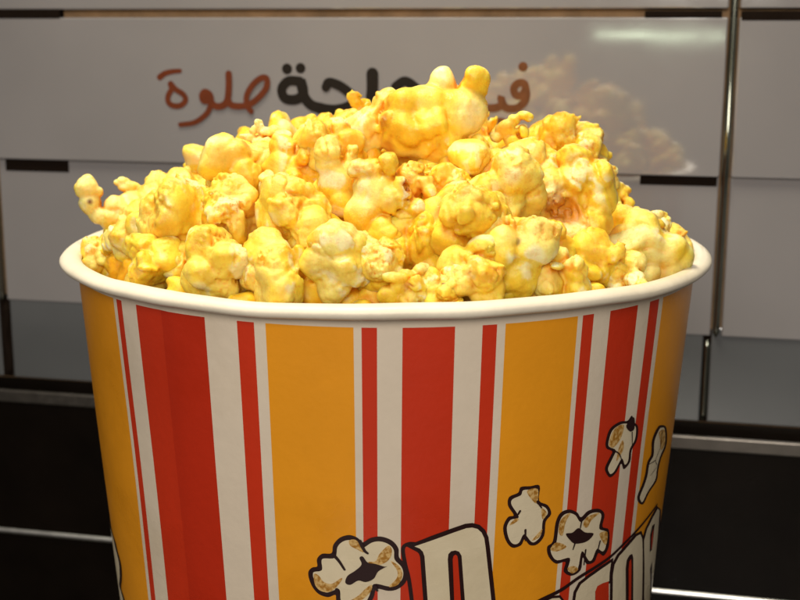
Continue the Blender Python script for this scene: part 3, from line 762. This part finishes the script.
# --- generated kernels, placed where the photo shows one
G = [
 (179, 220, 38, 'large crinkled popcorn piece beside the bird head shaped one, left side', dict(seed=31, crinkle=.9, orange=.45, pale=.35, n=8, lift=.006)),
 (104, 259, 20, 'small popcorn piece tucked against the far left inside of the rim', dict(seed=32, crinkle=.7, orange=.5, pale=.4)),
 (152, 264, 31, 'bright yellow angular popcorn piece at the front left rim', dict(seed=33, crinkle=.5, orange=.1, pale=.25, n=6, lift=.004)),
 (219, 268, 32, 'bright yellow popcorn piece behind the front rim above the wide left red stripe', dict(seed=34, crinkle=.5, orange=.15, pale=.3, n=7, lift=.004)),
 (237, 216, 31, 'orange tinged crumbly popcorn piece in the left middle of the heap', dict(seed=35, crinkle=1., orange=.6, pale=.35, n=9, lift=.005)),
 (294, 219, 31, 'yellow popcorn piece with a small corner tip, left of the smooth front one', dict(seed=36, crinkle=.6, orange=.2, pale=.3, n=6, lift=.006)),
 (236, 177, 34, 'rounded popcorn piece forming the upper left shoulder of the heap', dict(seed=37, crinkle=.35, orange=.4, pale=.4, n=6, big=.5, lift=.003)),
 (273, 186, 16, 'little pale smooth nub of popcorn on the left shoulder of the heap', dict(seed=38, crinkle=.1, orange=.05, pale=.9, n=4, big=.5, sub=0, res=40, lift=.009)),
 (329, 150, 28, 'orange topped popcorn piece just left of the crown', dict(seed=39, crinkle=.9, orange=.75, pale=.25, n=7, lift=.002)),
 (297, 166, 27, 'shaded orange popcorn piece behind the thumb shaped one', dict(seed=40, crinkle=.6, orange=.8, pale=.2, n=7)),
 (273, 276, 32, 'yellow knobbly popcorn piece at the front rim above the left orange stripe', dict(seed=41, crinkle=.6, orange=.15, pale=.45, n=7, lift=.005)),
 (377, 266, 25, 'small crumbly popcorn piece right of the smooth front one', dict(seed=42, crinkle=1., orange=.4, pale=.5, n=8, lift=.003)),
 (413, 246, 30, 'amber shaded popcorn piece below the eared centre piece', dict(seed=43, crinkle=.5, orange=.75, pale=.1, n=7, lift=-.002)),
 (437, 186, 23, 'toasted crumbly popcorn piece beneath the crown', dict(seed=44, crinkle=1., orange=.8, pale=.15, n=8, lift=-.003)),
 (477, 164, 28, 'smooth yellow popcorn piece directly under the right end of the crown', dict(seed=45, crinkle=.3, orange=.5, pale=.2, n=6, big=.48, lift=0)),
 (507, 190, 34, 'plump popcorn piece with a leaf shaped fold, right of the centre', dict(seed=46, crinkle=.4, orange=.25, pale=.35, n=6, big=.5, lift=.006)),
 (464, 223, 36, 'crinkle topped popcorn piece with butter flecks, centre right', dict(seed=47, crinkle=1., orange=.5, pale=.25, n=8, lift=.006)),
 (513, 250, 36, 'upright bulging popcorn piece near the front rim, right of centre', dict(seed=48, crinkle=.6, orange=.25, pale=.5, n=7, lift=.007)),
 (473, 273, 30, 'popcorn piece with a dark pit facing out at the front rim', dict(seed=49, crinkle=.5, orange=.3, pale=.3, n=6, lift=.008, hulls=[(-.1, -.85, .12, .16)])),
 (560, 274, 25, 'small round popcorn ball at the front rim above the right orange stripe', dict(seed=50, crinkle=.35, orange=.15, pale=.6, n=5, big=.55, lift=.008)),
 (562, 148, 28, 'toasted knobbly popcorn piece at the top of the right shoulder', dict(seed=51, crinkle=.8, orange=.75, pale=.25, n=8, lift=.002)),
 (584, 157, 24, 'speckled yellow popcorn piece on the outer right shoulder', dict(seed=52, crinkle=.8, orange=.5, pale=.4, n=8)),
 (600, 203, 28, 'golden popcorn piece sloping down the right flank of the heap', dict(seed=53, crinkle=.5, orange=.45, pale=.35, n=7, lift=-.002)),
 (672, 252, 24, 'amber popcorn piece wedged at the far right inside of the rim', dict(seed=54, crinkle=.6, orange=.55, pale=.45, n=8)),
 (627, 279, 21, 'low popcorn piece peeping over the rim above the right red stripe', dict(seed=55, crinkle=.5, orange=.15, pale=.6, n=6, lift=.004)),
 (651, 228, 15, 'tiny popcorn bit with a brown hull spot near the right rim', dict(seed=56, crinkle=.6, orange=.4, pale=.5, n=6, res=44, hulls=[(.05, -.7, .35, .35)], lift=.006)),
 (443, 292, 22, 'low popcorn piece against the front rim beside the folded one', dict(seed=57, crinkle=.5, orange=.3, pale=.4, n=6, lift=.006)),
 (596, 262, 28, 'deep yellow popcorn piece between the round ball and the broad pale one', dict(seed=58, crinkle=.4, orange=.5, pale=.15, n=6)),
 (540, 170, 24, 'glossy popcorn piece wedged above the hollow one', dict(seed=59, crinkle=.5, orange=.3, pale=.4, n=7, lift=.003)),
 (305, 250, 22, 'shaded popcorn piece left behind the smooth front one', dict(seed=60, crinkle=.6, orange=.6, pale=.2, n=7, lift=-.004)),
 (189, 262, 21, 'narrow popcorn piece between the two bright front left ones', dict(seed=61, crinkle=.5, orange=.4, pale=.3, n=6, lift=0)),
 (545, 245, 24, 'amber popcorn piece under the hollow one', dict(seed=62, crinkle=.4, orange=.7, pale=.1, n=6, lift=-.001)),
 (354, 130, 19, 'flattened popcorn piece supporting the left end of the crown', dict(seed=63, crinkle=.5, orange=.55, pale=.3, n=6, lift=-.002)),
 (603, 177, 13, 'small bright popcorn piece on the right edge of the right shoulder', dict(seed=64, crinkle=.6, orange=.4, pale=.5, n=6)),
]
G += [
 (143, 232, 24, 'yellow popcorn piece filling the gap between the bird head shaped one and the left rim', dict(seed=65, crinkle=.4, orange=.25, pale=.5, n=6, lift=.004)),
 (172, 196, 24, 'popcorn piece on the left slope below the rounded shoulder', dict(seed=66, crinkle=.5, orange=.35, pale=.5, n=6, lift=0)),
 (655, 242, 19, 'pale yellow popcorn piece behind the broad pale one at the right rim', dict(seed=67, crinkle=.4, orange=.3, pale=.6, n=6, lift=.004)),
 (622, 226, 20, 'yellow popcorn piece at the foot of the right flank', dict(seed=68, crinkle=.5, orange=.35, pale=.4, n=6, lift=.002)),
 (124, 246, 18, 'small cream tipped popcorn piece at the left rim beside the tucked one', dict(seed=69, crinkle=.4, orange=.2, pale=.7, n=5, lift=.002)),
]
for px, py, r_, lab, kw in G: pop(px, py, r_, lab, **kw)
print('front popcorn', round(time.time()-T0, 1))
# --- the rest of the heap: behind and beneath, sixteen kernels copied with their own turns
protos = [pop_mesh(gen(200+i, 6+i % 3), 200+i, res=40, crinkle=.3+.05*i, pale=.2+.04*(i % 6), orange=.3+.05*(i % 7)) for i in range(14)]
dprotos = [pop_mesh(gen(300+i, 6), 300+i, res=36, crinkle=.4, pale=.05, orange=1.2) for i in range(8)]  # tinted darker orange: shade of the gaps put into the colour
rg = random.Random(77); placed = []
def filler(p, s, label):
    o = bpy.data.objects.new('popcorn_piece', (rg.choice(dprotos) if label == LU else rg.choice(protos))); COL.objects.link(o)
    o.location = p; o.scale = (s*rg.uniform(.9, 1.1), s*rg.uniform(.9, 1.1), s*rg.uniform(.9, 1.1))
    o.rotation_euler = (rg.uniform(0, 6.3), rg.uniform(0, 6.3), rg.uniform(0, 6.3))
    tag(o, label, 'popcorn', 'buttered popcorn heaped in the tub'); placed.append((p, s))
def scatter(n, dz, s0, s1, rmax, cond, label, sep):
    tries = 0; got = 0
    while got < n and tries < 6000:
        tries += 1
        a = rg.uniform(0, 2*PI); r_ = rmax*math.sqrt(rg.random()); p = Vector((r_*math.cos(a), r_*math.sin(a), 0))
        p.z = zc(r_)+dz; s = rg.uniform(s0, s1)
        if not cond(p): continue
        if math.hypot(p.x, p.y)+s*.9 > rad(p.z)-.002 and p.z < .004: 
            continue
        if any((q-p).length < (s+t_)*sep for q, t_ in placed): continue
        if any((q-p).length < (s+t_)*sep*.85 for q, t_ in PIECES): continue
        filler(p, s, label); got += 1
    return got
LB = 'buttered popcorn piece on the far side of the heap'
LU = 'buttered popcorn piece deep in the heap, glimpsed between the front pieces'
a = scatter(70, -.001, .010, .0145, .084, lambda p: p.y > .022, LB, .58)
b = scatter(100, -.011, .009, .0125, .084, lambda p: True, LU, .56)
c = scatter(70, -.024, .010, .0125, .080, lambda p: True, LU, .58)
print('filler', a, b, c, round(time.time()-T0, 1))

# ------------------------------------------------------------------ light
w = bpy.data.worlds.new('World'); sc.world = w; w.use_nodes = True
bg = w.node_tree.nodes['Background']; bg.inputs[0].default_value = (1, .90, .80, 1); bg.inputs[1].default_value = .11
def area(name, loc, target, size, energy, col, size_y=None, spread=PI):
    l = bpy.data.lights.new(name, 'AREA'); o = bpy.data.objects.new(name, l); COL.objects.link(o)
    l.energy = energy; l.color = col; l.size = size; l.spread = spread
    if size_y: l.shape = 'RECTANGLE'; l.size_y = size_y
    else: l.shape = 'DISK'
    o.location = loc; o.rotation_euler = (Vector(target)-Vector(loc)).to_track_quat('-Z', 'Y').to_euler()
    return o
area('warm_downlight', (-.12, -.07, .60), (0, 0, .02), .26, .92, (1, .93, .74), spread=math.radians(70))
area('front_fill', (-.12, -1.02, .42), (.02, 0, 0), .6, 2.75, (1, .93, .84), spread=math.radians(100))  # added fill from the front to brighten the tub face
# greenish tube lamp across the room, seen as the pale streak on the upper tile
s0, z0 = wpx(660, 35.5, TT); P = wpt(s0, z0, TT); d = (P-CAM).normalized(); rf = d-WN*2*d.dot(WN)
pos = P+rf*1.5
area('tube_lamp', pos, P, .20, .036, (.84, 1, .70), size_y=.006)

sc.view_settings.view_transform = 'Standard'; sc.view_settings.look = 'None'; sc.view_settings.exposure = 0
sc.cycles.max_bounces = 10; sc.cycles.diffuse_bounces = 8; sc.cycles.sample_clamp_indirect = 4
print('done', round(time.time()-T0, 1))
